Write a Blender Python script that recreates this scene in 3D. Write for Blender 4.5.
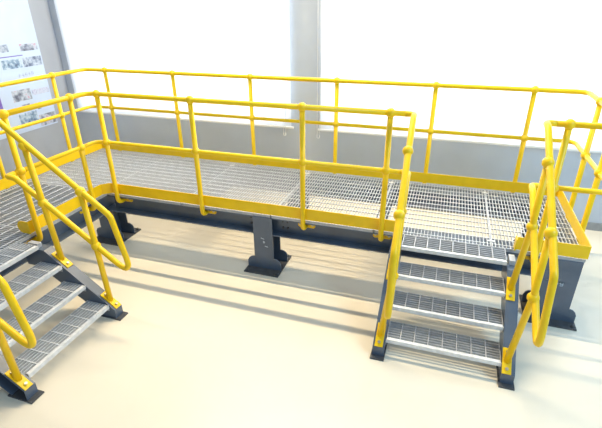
import bpy, math, random
from mathutils import Vector, Matrix
random.seed(4)
for o in list(bpy.data.objects): bpy.data.objects.remove(o)
scene = bpy.context.scene
C = scene.collection
D = 0.645                                   # height of the deck above the floor

# ------------------------------------------------------------------ camera
cam_d = bpy.data.cameras.new('camera'); cam = bpy.data.objects.new('camera', cam_d); C.objects.link(cam)
cam_d.sensor_fit = 'HORIZONTAL'; cam_d.sensor_width = 36; cam_d.lens = 441.8/602*36
cam_d.clip_start = .05; cam_d.clip_end = 100
cam.location = (1.1792, -3.6119, 1.9281 + D); cam.rotation_euler = (1.1189, .0073, .3166)
scene.camera = cam
# ------------------------------------------------------------------ world, lamps, exposure
world = bpy.data.worlds.new('room_ambient'); scene.world = world; world.use_nodes = True
bg = world.node_tree.nodes['Background']; bg.inputs[0].default_value = (.64, .81, 1, 1); bg.inputs[1].default_value = .50
def area(name, loc, target, power, color, sx, sy=None, shape=None):
    d = bpy.data.lights.new(name, 'AREA'); d.energy = power; d.color = color
    d.shape = shape or ('RECTANGLE' if sy else 'DISK'); d.size = sx
    if sy: d.size_y = sy
    o = bpy.data.objects.new(name, d); C.objects.link(o); o.location = loc
    o.rotation_euler = (Vector(target) - Vector(loc)).to_track_quat('-Z', 'Y').to_euler()
    return o
area('linear_lamp_windows', (-.4, 1.385, 5.6), (-.4, .5, 0), 440, (1, .82, .54), 4.4, .05)
area('linear_lamp_poster', (-3.75, -.9, 5.6), (-3.0, -.9, 0), 60, (1, .90, .75), .16, 5.0)
area('added_cool_fill', (5.6, -2.6, 4.6), (2.0, .6, .6), 260, (.50, .78, 1), 2.4, 2.4)  # added fill light, cools the floor and wall at the right; no fixture there
area('daylight_window_1', (-2.6, 2.75, 2.0), (-2.6, 0, 2.0), 260, (.93, .97, 1), 3.7, 2.6)
area('daylight_window_2', (2.2, 2.75, 2.0), (2.2, 0, 2.0), 350, (.90, .96, 1), 5.1, 2.6)
vs = scene.view_settings; vs.view_transform = 'Standard'; vs.look = 'None'; vs.gamma = 1; vs.use_curve_mapping = False
vs.exposure = -0.10

# ------------------------------------------------------------------ materials
def mat(name, col, rough=.5, metal=0., var=.08, scale=18., bump=0., bscale=60., spec=.5, col2=None):
    m = bpy.data.materials.new(name); m.use_nodes = True; nt = m.node_tree; b = nt.nodes['Principled BSDF']
    tc = nt.nodes.new('ShaderNodeTexCoord'); n = nt.nodes.new('ShaderNodeTexNoise'); n.inputs['Scale'].default_value = scale
    n.inputs['Detail'].default_value = 4
    nt.links.new(tc.outputs['Object'], n.inputs['Vector'])
    r = nt.nodes.new('ShaderNodeValToRGB'); nt.links.new(n.outputs['Fac'], r.inputs['Fac'])
    c2 = col2 or tuple(min(1, c*(1+var)) for c in col)
    r.color_ramp.elements[0].position = .3; r.color_ramp.elements[1].position = .7
    r.color_ramp.elements[0].color = (*[c*(1-var) for c in col], 1); r.color_ramp.elements[1].color = (*c2, 1)
    nt.links.new(r.outputs['Color'], b.inputs['Base Color'])
    b.inputs['Roughness'].default_value = rough; b.inputs['Metallic'].default_value = metal
    b.inputs['Specular IOR Level'].default_value = spec
    if bump:
        n2 = nt.nodes.new('ShaderNodeTexNoise'); n2.inputs['Scale'].default_value = bscale
        nt.links.new(tc.outputs['Object'], n2.inputs['Vector'])
        bp = nt.nodes.new('ShaderNodeBump'); bp.inputs['Strength'].default_value = bump; bp.inputs['Distance'].default_value = .01
        nt.links.new(n2.outputs['Fac'], bp.inputs['Height']); nt.links.new(bp.outputs['Normal'], b.inputs['Normal'])
    return m
M = dict(
    yellow=mat('yellow_paint', (.90, .585, .006), .34, 0, .05, 9, .05, 200, .4),
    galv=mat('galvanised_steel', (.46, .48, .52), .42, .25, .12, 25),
    galv_lit_top=mat('galvanised_steel_lit_top', (.80, .83, .87), .36, .2, .08, 25),  # same steel, overhead light painted in as a brighter colour on upward faces
    nosing=mat('nosing_steel', (.74, .76, .79), .40, .2, .10, 30, .25, 260),
    navy=mat('blue_grey_paint', (.080, .112, .165), .30, 0, .10, 6, .03, 120, .7),
    plate=mat('dark_base_steel', (.06, .065, .075), .55, 0, .2, 20),
    floor=mat('cream_epoxy', (.77, .71, .59), .34, 0, .025, 1.3, .02, 30, .45),
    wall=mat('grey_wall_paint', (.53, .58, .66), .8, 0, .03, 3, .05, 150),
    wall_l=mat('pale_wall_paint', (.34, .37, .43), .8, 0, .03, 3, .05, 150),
    trim=mat('grey_trim', (.30, .31, .32), .6),
    white=mat('white_plastic', (.80, .82, .84), .4, 0, .03),
    bolt=mat('bolt_steel', (.45, .42, .35), .35, .8),
    chalk=mat('chalk', (.46, .53, .61), .9, 0, .2, 200),
    paper=mat('poster_print', (.49, .59, .77), .45, 0, .04, 4),
    violet=mat('violet_ink', (.16, .10, .42), .5),
    ink=mat('pale_ink', (.34, .40, .58), .5, 0, .3, 60),
    frame=mat('window_frame_paint', (.72, .74, .76), .5, 0, .03),
)
# roller blind cloth: lets the daylight behind it through
def blind_mat():
    m = bpy.data.materials.new('blind_cloth'); m.use_nodes = True; nt = m.node_tree
    for n in list(nt.nodes): nt.nodes.remove(n)
    out = nt.nodes.new('ShaderNodeOutputMaterial'); mix = nt.nodes.new('ShaderNodeMixShader')
    d = nt.nodes.new('ShaderNodeBsdfDiffuse'); t = nt.nodes.new('ShaderNodeBsdfTranslucent')
    w = nt.nodes.new('ShaderNodeTexNoise'); w.inputs['Scale'].default_value = 300
    r = nt.nodes.new('ShaderNodeValToRGB'); r.color_ramp.elements[0].color = (.82, .84, .86, 1); r.color_ramp.elements[1].color = (.9, .92, .94, 1)
    nt.links.new(w.outputs['Fac'], r.inputs['Fac'])
    for s in (d, t): nt.links.new(r.outputs['Color'], s.inputs['Color'])
    mix.inputs[0].default_value = .62
    nt.links.new(d.outputs[0], mix.inputs[1]); nt.links.new(t.outputs[0], mix.inputs[2]); nt.links.new(mix.outputs[0], out.inputs[0])
    return m
M['blind'] = blind_mat()
def photo_mat(name, cols, scale):
    m = bpy.data.materials.new(name); m.use_nodes = True; nt = m.node_tree; b = nt.nodes['Principled BSDF']
    tc = nt.nodes.new('ShaderNodeTexCoord'); n = nt.nodes.new('ShaderNodeTexNoise'); n.inputs['Scale'].default_value = scale; n.inputs['Detail'].default_value = 3
    nt.links.new(tc.outputs['Object'], n.inputs['Vector'])
    r = nt.nodes.new('ShaderNodeValToRGB'); nt.links.new(n.outputs['Fac'], r.inputs['Fac'])
    e = r.color_ramp.elements
    while len(e) < len(cols): e.new(.5)
    for i, c in enumerate(cols): e[i].position = .3 + .4*i/(len(cols)-1); e[i].color = (*c, 1)
    nt.links.new(r.outputs['Color'], b.inputs['Base Color']); b.inputs['Roughness'].default_value = .5
    return m

# ------------------------------------------------------------------ mesh helpers
class MB:
    def __init__(s): s.v = []; s.f = []
    def box(s, x0, x1, y0, y1, z0, z1):
        b = len(s.v)
        s.v += [(x, y, z) for z in (z0, z1) for y in (y0, y1) for x in (x0, x1)]
        s.f += [tuple(b+i for i in q) for q in ((0,2,3,1),(4,5,7,6),(0,1,5,4),(2,6,7,3),(0,4,6,2),(1,3,7,5))]
        return s
    def prism(s, prof, fn, a, b):
        """prof: list of 2D points, fn(u,v,w) -> 3D; extruded from w=a to w=b"""
        n = len(prof); k = len(s.v)
        s.v += [tuple(fn(u, v, a)) for u, v in prof] + [tuple(fn(u, v, b)) for u, v in prof]
        s.f += [tuple(range(k+n-1, k-1, -1)), tuple(range(k+n, k+2*n))]
        s.f += [(k+i, k+(i+1) % n, k+n+(i+1) % n, k+n+i) for i in range(n)]
        return s
    def tube(s, path, r, seg=12):
        P = [Vector(p) for p in path]; n = len(P)
        T = [(P[min(i+1, n-1)] - P[max(i-1, 0)]).normalized() for i in range(n)]
        ref = Vector((0, 0, 1)) if abs(T[0].z) < .9 else Vector((1, 0, 0))
        N = (ref - T[0]*ref.dot(T[0])).normalized(); k = len(s.v)
        for i in range(n):
            N = (N - T[i]*N.dot(T[i])).normalized(); B = T[i].cross(N)
            for j in range(seg):
                a = 2*math.pi*j/seg; s.v.append(tuple(P[i] + (N*math.cos(a) + B*math.sin(a))*r))
        for i in range(n-1):
            for j in range(seg):
                j2 = (j+1) % seg
                s.f.append((k+i*seg+j, k+i*seg+j2, k+(i+1)*seg+j2, k+(i+1)*seg+j))
        s.f.append(tuple(k+j for j in range(seg-1, -1, -1))); s.f.append(tuple(k+(n-1)*seg+j for j in range(seg)))
        return s
    def sphere(s, c, r, u=14, v=8):
        k = len(s.v); cx, cy, cz = c
        for i in range(1, v):
            t = math.pi*i/v
            for j in range(u):
                a = 2*math.pi*j/u; s.v.append((cx+r*math.sin(t)*math.cos(a), cy+r*math.sin(t)*math.sin(a), cz+r*math.cos(t)))
        top = len(s.v); s.v += [(cx, cy, cz+r), (cx, cy, cz-r)]
        for j in range(u):
            j2 = (j+1) % u
            s.f.append((top, k+j, k+j2)); s.f.append((top+1, k+(v-2)*u+j2, k+(v-2)*u+j))
            for i in range(v-2): s.f.append((k+i*u+j, k+(i+1)*u+j, k+(i+1)*u+j2, k+i*u+j2))
        return s
    def build(s, name, m, parent=None, smooth=False, bevel=0, kind=None, label=None, top=None):
        me = bpy.data.meshes.new(name); me.from_pydata(s.v, [], s.f); me.update()
        me.materials.append(M[m] if isinstance(m, str) else m)
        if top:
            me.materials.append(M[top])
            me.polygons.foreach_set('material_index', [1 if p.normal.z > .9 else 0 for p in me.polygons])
        if smooth:
            me.polygons.foreach_set('use_smooth', [len(p.vertices) <= 4 for p in me.polygons])
        o = bpy.data.objects.new(name, me); C.objects.link(o)
        if parent: o.parent = parent; o.matrix_parent_inverse = Matrix.Translation(-PW[parent.name])
        PW[o.name] = Vector((0, 0, 0)) if not parent else PW[parent.name]*0
        if bevel:
            b = o.modifiers.new('bevel', 'BEVEL'); b.width = bevel; b.segments = 2; b.limit_method = 'ANGLE'
        if kind: o['kind'] = kind
        if label: o['label'] = label
        return o
PW = {}                                     # world position of every parent (Empties stand at the base of their thing)
def thing(name, label, cat, loc=(0, 0, 0), group=None):
    o = bpy.data.objects.new(name, None); C.objects.link(o); o.location = loc; o.empty_display_size = .1
    o['label'] = label; o['category'] = cat
    if group: o['group'] = group
    PW[o.name] = Vector(loc)
    return o
def structure(name, mb, m, label=None):
    o = mb.build(name, m); o['kind'] = 'structure'
    if label: o['label'] = label
    return o
def fillet(pts, rad, n=7):
    """round the inner corners of a polyline"""
    P = [Vector(p) for p in pts]; out = [P[0]]
    for i in range(1, len(P)-1):
        r = rad[i-1] if isinstance(rad, (list, tuple)) else rad
        a = (P[i-1]-P[i]); b = (P[i+1]-P[i]); la, lb = a.length, b.length; a.normalize(); b.normalize()
        ang = a.angle(b); d = min(r/math.tan(ang/2), la*.49, lb*.49)
        p0 = P[i]+a*d; p1 = P[i]+b*d
        for k in range(n+1):
            t = k/n; out.append(p0*(1-t)**2 + P[i]*2*t*(1-t) + p1*t*t)
    out.append(P[-1]); return out

# ------------------------------------------------------------------ the room
YW, XL, XR = 2.06, -4.58, 7.5
structure('floor', MB().box(XL-.2, XR, -7, YW+.25, -.1, 0), 'floor', 'glossy cream epoxy floor')
Z0, Z1 = D+.42, D+2.95                       # window openings
A0, A1, B0, B1 = -4.33, -.86, -.36, 5.0
wb = MB()
wb.box(XL-.2, XR, YW, YW+.22, 0, Z0); wb.box(XL-.2, XR, YW, YW+.22, Z1, 4.6)
for a, b in ((XL-.2, A0), (A1, B0), (B1, XR)): wb.box(a, b, YW, YW+.22, Z0, Z1)
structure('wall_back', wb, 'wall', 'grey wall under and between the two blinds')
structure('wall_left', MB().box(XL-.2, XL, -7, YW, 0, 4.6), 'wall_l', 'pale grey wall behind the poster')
structure('baseboard_back', MB().box(XL, XR, YW-.015, YW, 0, .10), 'trim')
structure('baseboard_left', MB().box(XL, XL+.015, -7, YW-.015, 0, .10), 'trim')
for i, (a, b) in enumerate(((A0, A1), (B0, B1))):
    w = MB(); t = .05
    w.box(a, b, YW+.10, YW+.16, Z0, Z0+t); w.box(a, b, YW+.10, YW+.16, Z1-t, Z1)
    n = 3 if i == 0 else 4
    for k in range(n+1):
        x = a + (b-a-t)*k/n; w.box(x, x+t, YW+.10, YW+.16, Z0+t, Z1-t)
    o = structure('window_%d' % (i+1), w, 'frame')
    for k in range(n):
        x = a + (b-a-t)*k/n
# roller blinds hang in front of the openings
def blind(x0, x1, zb, cx, label):
    t = thing('roller_blind', label, 'blind', (x0, YW-.06, zb))
    MB().box(x0, x1, YW-.062, YW-.060, zb+.02, D+3.02).build('blind_cloth', 'blind', t)
    MB().box(x0-.03, x1+.03, YW-.072, YW-.050, zb-.006, zb+.022).build('bottom_bar', 'white', t, bevel=.005)
    MB().tube([(x0-.03, YW-.05, D+3.06), (x1+.03, YW-.05, D+3.06)], .045, 16).build('roller_tube', 'white', t, True)
    ch = MB()
    for s in (-.018, .018): ch.tube([(cx+s, YW-.085, D+3.0), (cx+s, YW-.085, zb-.06)], .004, 6)
    ch.tube(fillet([(cx-.018, YW-.085, zb-.06), (cx-.018, YW-.085, zb-.10), (cx+.018, YW-.085, zb-.10), (cx+.018, YW-.085, zb-.06)], .015), .004, 6)
    ch.build('bead_chain', 'white', t, True)
blind(-4.41, -.81, D+.345, -.90, 'white roller blind nearest the poster wall, lit from behind')
blind(-.40, 5.1, D+.345, -.42, 'wide white roller blind behind the landing, lit from behind')

# ------------------------------------------------------------------ platform
plat = thing('access_platform', 'blue-grey steel platform with grating deck and yellow toe boards', 'platform', (0, .6, 0))
DX0, DX1, DY0, DY1 = -3.49, 2.42, .035, 1.355     # deck outline of the long run
WX1, WY0 = -2.315, -2.75                          # wing towards the stairs on the poster side
def grating(x0, x1, y0, y1, ztop, bear='y', pitch=.0302, cross=.105, tb=.0036, tc=.008, h=.020):
    m = MB(); g = .003; x0 += g; x1 -= g; y0 += g; y1 -= g
    e = .030                                  # banding bars are deeper than the bearing bars
    m.box(x0, x1, y0, y0+.005, ztop-e, ztop); m.box(x0, x1, y1-.005, y1, ztop-e, ztop)
    m.box(x0, x0+.005, y0, y1, ztop-e, ztop); m.box(x1-.005, x1, y0, y1, ztop-e, ztop)
    if bear == 'y':
        n = round((x1-x0)/pitch)
        for i in range(1, n):
            x = x0+(x1-x0)*i/n; m.box(x-tb/2, x+tb/2, y0, y1, ztop-h, ztop-.0005)
        n = round((y1-y0)/cross)
        for i in range(n):
            y = y0+(y1-y0)*(i+.5)/n; m.box(x0, x1, y-tc/2, y+tc/2, ztop-.009, ztop+.0005)
    else:
        n = round((y1-y0)/pitch)
        for i in range(1, n):
            y = y0+(y1-y0)*i/n; m.box(x0, x1, y-tb/2, y+tb/2, ztop-h, ztop-.0005)
        n = round((x1-x0)/cross)
        for i in range(n):
            x = x0+(x1-x0)*(i+.5)/n; m.box(x-tc/2, x+tc/2, y0, y1, ztop-.009, ztop+.0005)
    return m
xs = [DX0, -2.40, -1.37, -.35, .68, 1.70, DX1]
for a, b in zip(xs, xs[1:]): grating(a, b, DY0, DY1, D).build('grating_panel', 'galv', plat, top='galv_lit_top')
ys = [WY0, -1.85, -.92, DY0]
for a, b in zip(ys, ys[1:]): grating(DX0, WX1, a, b, D, 'x').build('grating_panel', 'galv', plat, top='galv_lit_top')
# fixing clips where panels meet
for x in (-1.37, -.35, .68, 1.70):
    for y in (DY0+.10, DY1-.10):
        MB().box(x-.03, x+.03, y-.012, y+.012, D+.001, D+.005).build('grating_clip', 'nosing', plat)
# beams: H sections, the web stands back from the deck edge
ZB = D-.0305; HB = .200; WB = .190
def channel_x(x0, x1, y, s, name='edge_beam'):
    m = MB(); t = .010; w = .07
    ya, yb = sorted((y, y+s*t)); m.box(x0, x1, ya, yb, ZB-HB, ZB)
    ya, yb = sorted((y+s*t, y+s*w)); m.box(x0, x1, ya, yb, ZB-t, ZB); m.box(x0, x1, ya, yb, ZB-HB, ZB-HB+t)
    return m.build(name, 'navy', plat)
def channel_y(y0, y1, x, s, name='edge_beam'):
    m = MB(); t = .010; w = .07
    xa, xb = sorted((x, x+s*t)); m.box(xa, xb, y0, y1, ZB-HB, ZB)
    xa, xb = sorted((x+s*t, x+s*w)); m.box(xa, xb, y0, y1, ZB-t, ZB); m.box(xa, xb, y0, y1, ZB-HB, ZB-HB+t)
    return m.build(name, 'navy', plat)
def hbeam(x0, x1, y0, y1, along):
    m = MB(); t = .012
    m.box(x0, x1, y0, y1, ZB-t, ZB); m.box(x0, x1, y0, y1, ZB-HB, ZB-HB+t)
    if along == 'x': ym = (y0+y1)/2; m.box(x0, x1, ym-.004, ym+.004, ZB-HB+t, ZB-t)
    else: xm = (x0+x1)/2; m.box(xm-.004, xm+.004, y0, y1, ZB-HB+t, ZB-t)
    return m.build('edge_beam', 'navy', plat)
hbeam(-2.317, 2.41, DY0+.002, DY0+.002+WB, 'x'); hbeam(DX0, 2.41, DY1-.002-WB, DY1-.002, 'x')
hbeam(WX1-.002-WB, WX1-.002, WY0, DY0+.002+WB, 'y'); hbeam(DX0+.002, DX0+.002+WB, WY0, DY1-.004-WB, 'y')
channel_y(DY0+WB+.004, DY1-.004-WB, 2.41, -1)
for x in (-1.37, .68): channel_y(DY0+WB+.004, DY1-.004-WB, x-.03, 1, 'cross_beam')
for y in (-.30, -1.85): channel_x(DX0+WB+.004, WX1-WB-.004, y, 1, 'cross_beam')
def beam_bolts(x, s):
    for dz in (-.06, -.13):
        MB().tube([(x, .129, ZB+dz), (x, .112, ZB+dz)], .011, 6).build('bolt', 'plate', plat)
for x in (-.60, -.25, -.20): beam_bolts(x, 1)
# columns: H section on a base plate with four gussets
def column(x0, x1, y0, y1, full=True, ztop=None, chalk=None, pad=.085):
    zt = ztop or ZB
    c = MB(); t = .012
    c.box(x0, x1, y0, y0+t, .014, zt); c.box(x0, x1, y1-t, y1, .014, zt)
    xm = (x0+x1)/2; c.box(xm-.006, xm+.006, y0+t, y1-t, .014, zt)
    co = c.build('column', 'navy', plat)
    MB().box(x0-pad, x1+pad, y0-pad-.025, y1+pad+.025, 0, .014).build('base_plate', 'plate', co)
    gl = pad-.006; prof = [(0, .014), (gl, .014), (gl, .088), (gl*.82, .118), (gl*.5, .136), (gl*.2, .142), (0, .142)]
    for yy in (y0, y1-t):
        for q, sg in ((x0, -1), (x1, 1)):
            MB().prism(prof if sg > 0 else prof[::-1], lambda u, v, w: (q+sg*u, w, v), yy+t, yy).build('gusset', 'navy', co)
    for bx in (x0-pad+.03, x1+pad-.03):
        for by in (y0-pad+.005, y1+pad-.005):
            MB().tube([(bx, by, .012), (bx, by, .034)], .012, 6).build('anchor_bolt', 'plate', co)
    if chalk: chalk(co, x0, x1, y0)
    return co
def chalk_a(co, x0, x1, y0):                 # small chalk strokes, two dashes and a blot
    m = MB(); y = y0-.001
    cx = (x0+x1)/2
    def st(ax, az, bx, bz, w=.004):
        d = Vector((bx-ax, 0, bz-az)).normalized(); n = Vector((-d.z, 0, d.x))*w; k = len(m.v)
        for p in (Vector((ax, y, az))-n, Vector((bx, y, bz))-n, Vector((bx, y, bz))+n, Vector((ax, y, az))+n): m.v.append(tuple(p))
        for p in m.v[k:k+4]: m.v.append((p[0], y0+.002, p[2]))
        m.f += [(k, k+1, k+2, k+3), (k, k+4, k+5, k+1), (k+1, k+5, k+6, k+2), (k+2, k+6, k+7, k+3), (k+3, k+7, k+4, k)]
    return m, cx, st
def chalk_pillar(co, x0, x1, y0):
    m, cx, st = chalk_a(co, x0, x1, y0); z = .33
    st(cx-.025, z+.045, cx+.012, z+.035)
    st(cx+.0, z+.012, cx+.018, z-.0); st(cx+.018, z, cx+.004, z-.012); st(cx+.004, z-.012, cx+.0, z+.012)
    st(cx+.016, z-.045, cx+.05, z-.052)
    m.build('chalk_mark', 'chalk', co, kind='stuff', label='faint white chalk strokes')
def chalk_end(co, x0, x1, y0):
    m, cx, st = chalk_a(co, x0, x1, y0); z = .40; x = cx-.075
    st(x-.03, z+.01, x-.012, z+.01, .003)
    for k, dx in enumerate((0, .045, .085)):                      # loose numeral-like strokes
        q = x+dx; zz = z-.008*k
        st(q, zz+.016, q+.022, zz+.016, .003); st(q+.022, zz+.016, q+.022, zz-.016, .003)
        st(q, zz+.016, q, zz-.002, .003) if k != 1 else None
        st(q, zz-.002, q+.022, zz-.002, .003); st(q, zz-.018, q+.022, zz-.018, .003) if k else None
    m.build('chalk_mark', 'chalk', co, kind='stuff', label='white chalk scribble of numerals')
column(-.545, -.335, .03, .245, ztop=ZB-HB, chalk=chalk_pillar)
column(2.14, 2.41, .03, .245, ztop=ZB-HB, chalk=chalk_end, pad=.07)
column(-2.56, -2.34, .08, .29, ztop=ZB-HB)
column(-2.60, -2.39, -2.6, -2.39, ztop=ZB-HB)
for x in (-3.40, -.545, 2.15): column(x, x+.21, 1.06, 1.27, ztop=ZB-HB)
for x0, x1 in ((-.545, -.335), (2.14, 2.41)):
    MB().box(x0, x1, DY0-.006, DY0+.0015, ZB-HB-.02, ZB).build('splice_plate', 'navy', plat)
# toe boards
TB = .128
def toe_x(x0, x1, y): return MB().box(x0, x1, y-.003, y+.003, D+.010, D+TB).build('toe_board', 'yellow', plat)
def toe_y(y0, y1, x): return MB().box(x-.003, x+.003, y0, y1, D+.010, D+TB).build('toe_board', 'yellow', plat)
ch = .07
toe_x(WX1+.013+ch, .885, DY0-.004); toe_y(-.985, DY0-.007-ch, WX1+.004)
MB().prism([(WX1+.001, DY0-.004-ch), (WX1+.007, DY0-.004-ch), (WX1+.013+ch, DY0-.007), (WX1+.013+ch, DY0-.001)], lambda u, v, w: (u, v, w), D+.010, D+TB).build('toe_board', 'yellow', plat)
toe_x(1.885, DX1+.007, DY0-.004); toe_y(DY0-.001, DY1+.001, DX1+.004)
toe_x(DX0-.007, DX1+.007, DY1+.004); toe_y(WY0, DY1+.001, DX0-.004)
toe_y(WY0, -2.15, WX1+.004)
# small stiffener plates on the toe-board joints at the stair openings
ar = [(WX1-.075+.055*math.cos(a), .065+.060*math.sin(a)) for a in [math.pi/2+math.pi*i/12 for i in range(13)]]
MB().prism([(WX1+.007, .005), (WX1+.007, .125)]+ar, lambda u, v, w: (u, w, D+v), -.985, -.993).build('toe_end_plate', 'yellow', plat)
MB().box(1.875, 1.885, DY0-.02, DY0+.05, D+.002, D+.11).build('toe_end_plate', 'yellow', plat)

# ------------------------------------------------------------------ guard rails
R = .0245; RB = .041
ZT, ZM = D+1.10, D+.605
def ball(parent, p, r=RB): MB().sphere(p, r).build('ball_joint', 'yellow', parent, True)
def guard_post(parent, x, y, n, gap=.126):
    """n = unit vector towards the beam; the foot bends in to a flange on the web"""
    nx, ny = n; zf = D-.085
    path = fillet([(x, y, ZT), (x, y, zf), (x+nx*gap, y+ny*gap, zf)], .06)
    po = MB().tube(path, R).build('post', 'yellow', parent, True)
    ball(po, (x, y, ZT)); ball(po, (x, y, ZM))
    f = MB(); u = (-ny, nx)
    a = Vector((x+nx*(gap-.008), y+ny*(gap-.008), zf)); 
    def fn(p, q, w): return (a.x+u[0]*p+nx*w, a.y+u[1]*p+ny*w, a.z+q)
    prof = [(-.088, -.024), (-.074, -.036), (.074, -.036), (.088, -.024), (.088, .024), (.074, .036), (-.074, .036), (-.088, .024)]
    f.prism(prof, fn, 0, .01).build('mounting_flange', 'yellow', po)
    for s in (-.064, .064):
        p0 = fn(s, 0, 0); p1 = fn(s, 0, -.014)
        MB().tube([p0, p1], .010, 6).build('bolt', 'bolt', po)
    return po
def rails(parent, pts, rad, ends=None):
    MB().tube(fillet([(x, y, ZT) for x, y in pts], rad), R).build('top_rail', 'yellow', parent, True)
    MB().tube(fillet([(x, y, ZM) for x, y in pts], rad), R*.86).build('mid_rail', 'yellow', parent, True)
yB, xO, xE, xI = 1.40, -3.555, 2.46, -2.27
g1 = thing('guard_rail', 'long yellow guard rail running under the windows and around the far landing end', 'guard rail', (0, yB, D))
rails(g1, [(xO, -2.7), (xO, yB), (xE, yB), (xE, 0), (1.955, 0)], [.10, .10, .10])
for x in (-3.225, -2.185, -1.115, -.04, 1.04, 1.99): guard_post(g1, x, yB, (0, -1), .136)
for y in (.845, -.16, -1.17, -2.18): guard_post(g1, xO, y, (1, 0), .156)
for y in (.95, .46): guard_post(g1, xE, y, (-1, 0), .048)
guard_post(g1, 2.04, 0, (0, 1))
g2 = thing('guard_rail', 'shorter yellow guard rail on the inner edge between the two stairs', 'guard rail', (-1, 0, D))
rails(g2, [(xI, -1.004), (xI, 0), (.870, 0)], [.10])
for x in (-2.15, -1.095, 0, .752): guard_post(g2, x, 0, (0, 1))
for y in (-.227, -.94): guard_post(g2, xI, y, (-1, 0), .136)

# ------------------------------------------------------------------ stairs
RISE, GO, S0 = .166, .211, .192
def make_stairs(fn, label, base):
    """fn(s, t, z) -> world; s = run away from the deck, t = 0..1 m across, z above the deck"""
    st = thing('staircase', label, 'stairs', base)
    W0, W1 = .095, .945                      # tread ends
    def boxp(m, s0, s1, t0, t1, z0, z1):
        return m.prism([(s0, z0), (s1, z0), (s1, z1), (s0, z1)], lambda u, v, w: fn(u, w, v), t0, t1)
    k = RISE/GO
    zl = lambda s: -(s-S0)*k - .012          # top line of the stringers
    dep = .20; sF = .875
    for side in (0, 1):
        t0, t1 = ((0, .09), (.95, 1.04))[side]; tw = (t1-.008, t1) if side == 0 else (t0, t0+.008)
        sT = -.0
        top = [(sT, -.045), (.215, -.045), (.235, zl(.235)), (sF, zl(sF))]
        bot = [(sF, -D+.012), (sF-.15, -D+.012), (.26, zl(.26)-dep-.05), (.10, -.225), (sT, -.225)]
        m = MB(); m.prism(top+bot, lambda u, v, w: fn(u, w, v), *tw)
        # top flange, nose plate and underside flange of the channel
        fa, fb = (t0, t1-.008) if side == 0 else (t0+.008, t1)
        for (a, b) in ((top[0], top[1]), (top[1], top[2]), (top[2], top[3]), (top[3], bot[0]), (bot[1], bot[2])):
            d = Vector((b[0]-a[0], b[1]-a[1])); nn = Vector((d.y, -d.x)).normalized()*.008
            m.prism([a, b, (b[0]+nn.x, b[1]+nn.y), (a[0]+nn.x, a[1]+nn.y)], lambda u, v, w: fn(u, w, v), fa, fb)
        so = m.build('stringer', 'navy', st)
        boxp(MB(), sF-.18, sF+.045, t0-.01, t1+.01, -D, -D+.012).build('foot_plate', 'plate', so)
    for i in range(4):
        s1 = S0+GO*i; z = -RISE*i; s0 = s1-.235 if i else -.032
        tr = boxp(MB(), s1-.030, s1, W0, W1, z-.004, z)
        boxp(tr, s1-.004, s1, W0, W1, z-.034, z-.004)
        tr = tr.build('tread', 'nosing', st)
        g = MB(); n = max(3, round((s1-.030-s0)/.0305))
        for j in range(n):
            s = s0+(s1-.030-s0)*j/n
            boxp(g, s, s+.005, W0, W1, z-.03, z-.001)
        nc = 8
        for j in range(1, nc):
            t = W0+(W1-W0)*j/nc; boxp(g, s0, s1-.03, t-.0035, t+.0035, z-.012, z)
        g.build('tread_grating', 'galv', tr, top='galv_lit_top')
        for t in (W0, W1-.006):
            e = boxp(MB(), s0, s1-.005, t, t+.006, z-.06 if i else z-.036, z).build('end_plate', 'galv', tr)
    # two clips where the top tread meets the stringers
    for t in (.03, .965):
        boxp(MB(), .05, .16, t, t+.045, -.044, -.002).build('top_clip', 'galv', st)
    return st
def make_handrail(fn, fb, label, base, k=.77):
    """fn(s, z) in the rail's plane and fn(s, z, t) beside it; t reaches to the guard rail it continues"""
    h = thing('stair_handrail', label, 'handrail', base)
    zt = lambda s: 1.10-k*(s-.10); zm = lambda s: .605-k*(s-.10)
    p = [fn(0, 1.10, .07), fn(0, 1.10, 0), fn(.10, 1.10, 0), fn(1.035, zt(1.035), 0), fn(1.115, zm(1.115), 0), fn(.10, .605, 0), fn(0, .605, 0), fn(0, .605, .07)]
    # top rail, end loop and mid rail are one bent tube
    path = fillet([p[0], p[1], p[2], p[3], p[4], p[5], p[6], p[7]], [.05, .12, .09, .075, .12, .05], 9)
    MB().tube(path, R).build('looped_rail', 'yellow', h, True)
    RS = RISE/GO
    for s in (.36, .80):
        zb = -(s-S0)*RS-.012
        po = MB().tube([fn(s, zt(s), 0), fn(s, zm(s), 0), fb(s, zb, 0)], R).build('post', 'yellow', h, True)
        ball(po, fn(s, zt(s), 0)); ball(po, fn(s, zm(s), 0))
        L = .074
        zz = lambda q: -(q-S0)*RS-.012
        pr = [(s-L, zz(s-L)), (s+L, zz(s+L)), (s+L+.006, zz(s+L)+.009), (s-L+.006, zz(s-L)+.009)]
        MB().prism(pr, fb, -.032, .032).build('base_flange', 'yellow', po)
        for q in (s-L+.025, s+L-.025):
            MB().tube([fb(q, zz(q)+.006, 0), fb(q+.012, zz(q)+.022, 0)], .012, 6).build('bolt', 'bolt', po)
    return h
# stairs in front of the landing: s runs to -y, t runs to +x
xs0 = .862
fR = lambda s, t, z: (xs0+t, -s, D+z)
make_stairs(fR, 'open grating stairs descending from the landing towards the viewer, whole flight in view', (xs0+.52, -.5, 0))
make_handrail(lambda s, z, t: (.941-t+.04*max(0, s-.3), -s, D+z), lambda s, z, t: (.908-t, -s, D+z), 'yellow looped handrail between the landing stairs and the pillar', (.905, -.6, D-.3), .74)
make_handrail(lambda s, z, t: (1.884+t+.085*max(0, s-.6), -s, D+z), lambda s, z, t: (1.842+t, -s, D+z), 'yellow looped handrail beside the end column of the landing', (1.862, -.6, D-.3), .725)
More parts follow.
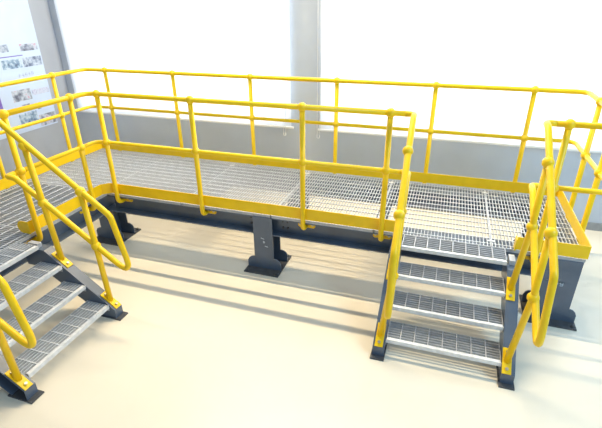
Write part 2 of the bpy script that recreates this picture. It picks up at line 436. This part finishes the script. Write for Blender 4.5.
# stairs from the wing: s runs to +x, t runs to -y
ys0 = -1.040
fL = lambda s, t, z: (xI+s, ys0-t, D+z)
make_stairs(fL, 'open grating stairs below the poster wall, cut off by the picture edge', (xI+.5, ys0-.52, 0))
make_handrail(lambda s, z, t: (xI+s-.055*(z+.3)*min(1, s/.3), -1.075+t, D+z), lambda s, z, t: (xI+s, -1.078+t, D+z), 'yellow looped handrail on the far side of the stairs below the poster', (xI+.6, -1.075, D-.3))
make_handrail(lambda s, z, t: (xI+s-.055*(z+.3)*min(1, s/.3), -2.045-t, D+z), lambda s, z, t: (xI+s, -2.042-t, D+z), 'yellow looped handrail at the lower left corner, mostly out of the picture', (xI+.6, -2.045, D-.3))
g3 = thing('guard_rail', 'short yellow guard rail past the near handrail at the lower left corner', 'guard rail', (xI, -2.4, D))
rails(g3, [(xI, -2.117), (xI, -2.75)], [])
for y in (-2.18, -2.70): guard_post(g3, xI, y, (-1, 0), .136)

# ------------------------------------------------------------------ poster on the left wall
XP = XL+.004
yr, zb_ = 1.700, 0.873                      # right edge and bottom edge of the poster on the wall
po = thing('wall_poster', 'large pale blue printed poster with rows of small vehicle photographs', 'poster', (XP, .6, zb_))
MB().box(XL+.001, XP+.004, -.55, yr, zb_, D+2.2).build('poster_board', 'paper', po)
def print_rect(name, y0, y1, z0, z1, m, th=.006): MB().box(XP+.004, XP+th, y0, y1, z0, z1).build(name, m, po)
pm = [photo_mat('photo_print_grey_red', [(.08, .09, .14), (.25, .28, .36), (.48, .54, .65), (.50, .16, .22)], 12),
      photo_mat('photo_print_blue', [(.07, .10, .18), (.18, .28, .42), (.38, .48, .60), (.58, .66, .76)], 18),
      photo_mat('photo_print_dark', [(.06, .08, .16), (.30, .36, .48), (.55, .62, .74)], 20),
      photo_mat('photo_print_lilac', [(.32, .34, .52), (.52, .58, .72), (.42, .40, .58)], 24)]
print_rect('photograph', 1.372, 1.666, 1.951, 2.042, pm[0]); print_rect('photograph', 0.986, 1.192, 1.961, 2.058, pm[2])
print_rect('photograph', 1.034, 1.338, 1.744, 1.863, pm[1]); print_rect('photograph', 1.367, 1.682, 1.741, 1.866, pm[2])
print_rect('photograph', 1.057, 1.364, 1.306, 1.457, pm[0]); print_rect('photograph', 1.385, 1.683, 1.349, 1.425, pm[3])
print_rect('photograph', 1.072, 1.370, 0.973, 1.136, pm[1]); print_rect('photograph', 1.396, 1.694, 0.893, 1.057, pm[0])
print_rect('photograph', 1.158, 1.293, 1.185, 1.252, pm[2]); print_rect('photograph', 1.408, 1.480, 1.140, 1.236, pm[2])
print_rect('violet_stripe', 0.822, 0.868, 0.915, 1.474, 'violet')
print_rect('heading_line', 1.006, 1.388, 1.895, 1.907, 'violet')
for k, (yA, yB_, z0, z1) in enumerate([(1.242, 1.279, 1.617, 1.661), (1.293, 1.332, 1.619, 1.664), (1.346, 1.385, 1.622, 1.666), (1.399, 1.439, 1.624, 1.669), (1.453, 1.493, 1.627, 1.672)]):   # a short line of printed characters
    g = MB(); x0, x1 = XP+.004, XP+.006; w = (yB_-yA); h = z1-z0
    g.box(x0, x1, yA, yB_, z0+h*.42, z0+h*.58); g.box(x0, x1, yA+w*(.2+.3*(k % 2)), yA+w*(.36+.3*(k % 2)), z0, z1)
    if k % 2 == 0: g.box(x0, x1, yA+w*.1, yA+w*.95, z1-h*.14, z1)
    if k % 3: g.box(x0, x1, yA+w*.8, yA+w*.95, z0, z0+h*.6)
    g.build('printed_character', 'ink', po)
bpy.context.view_layer.update()
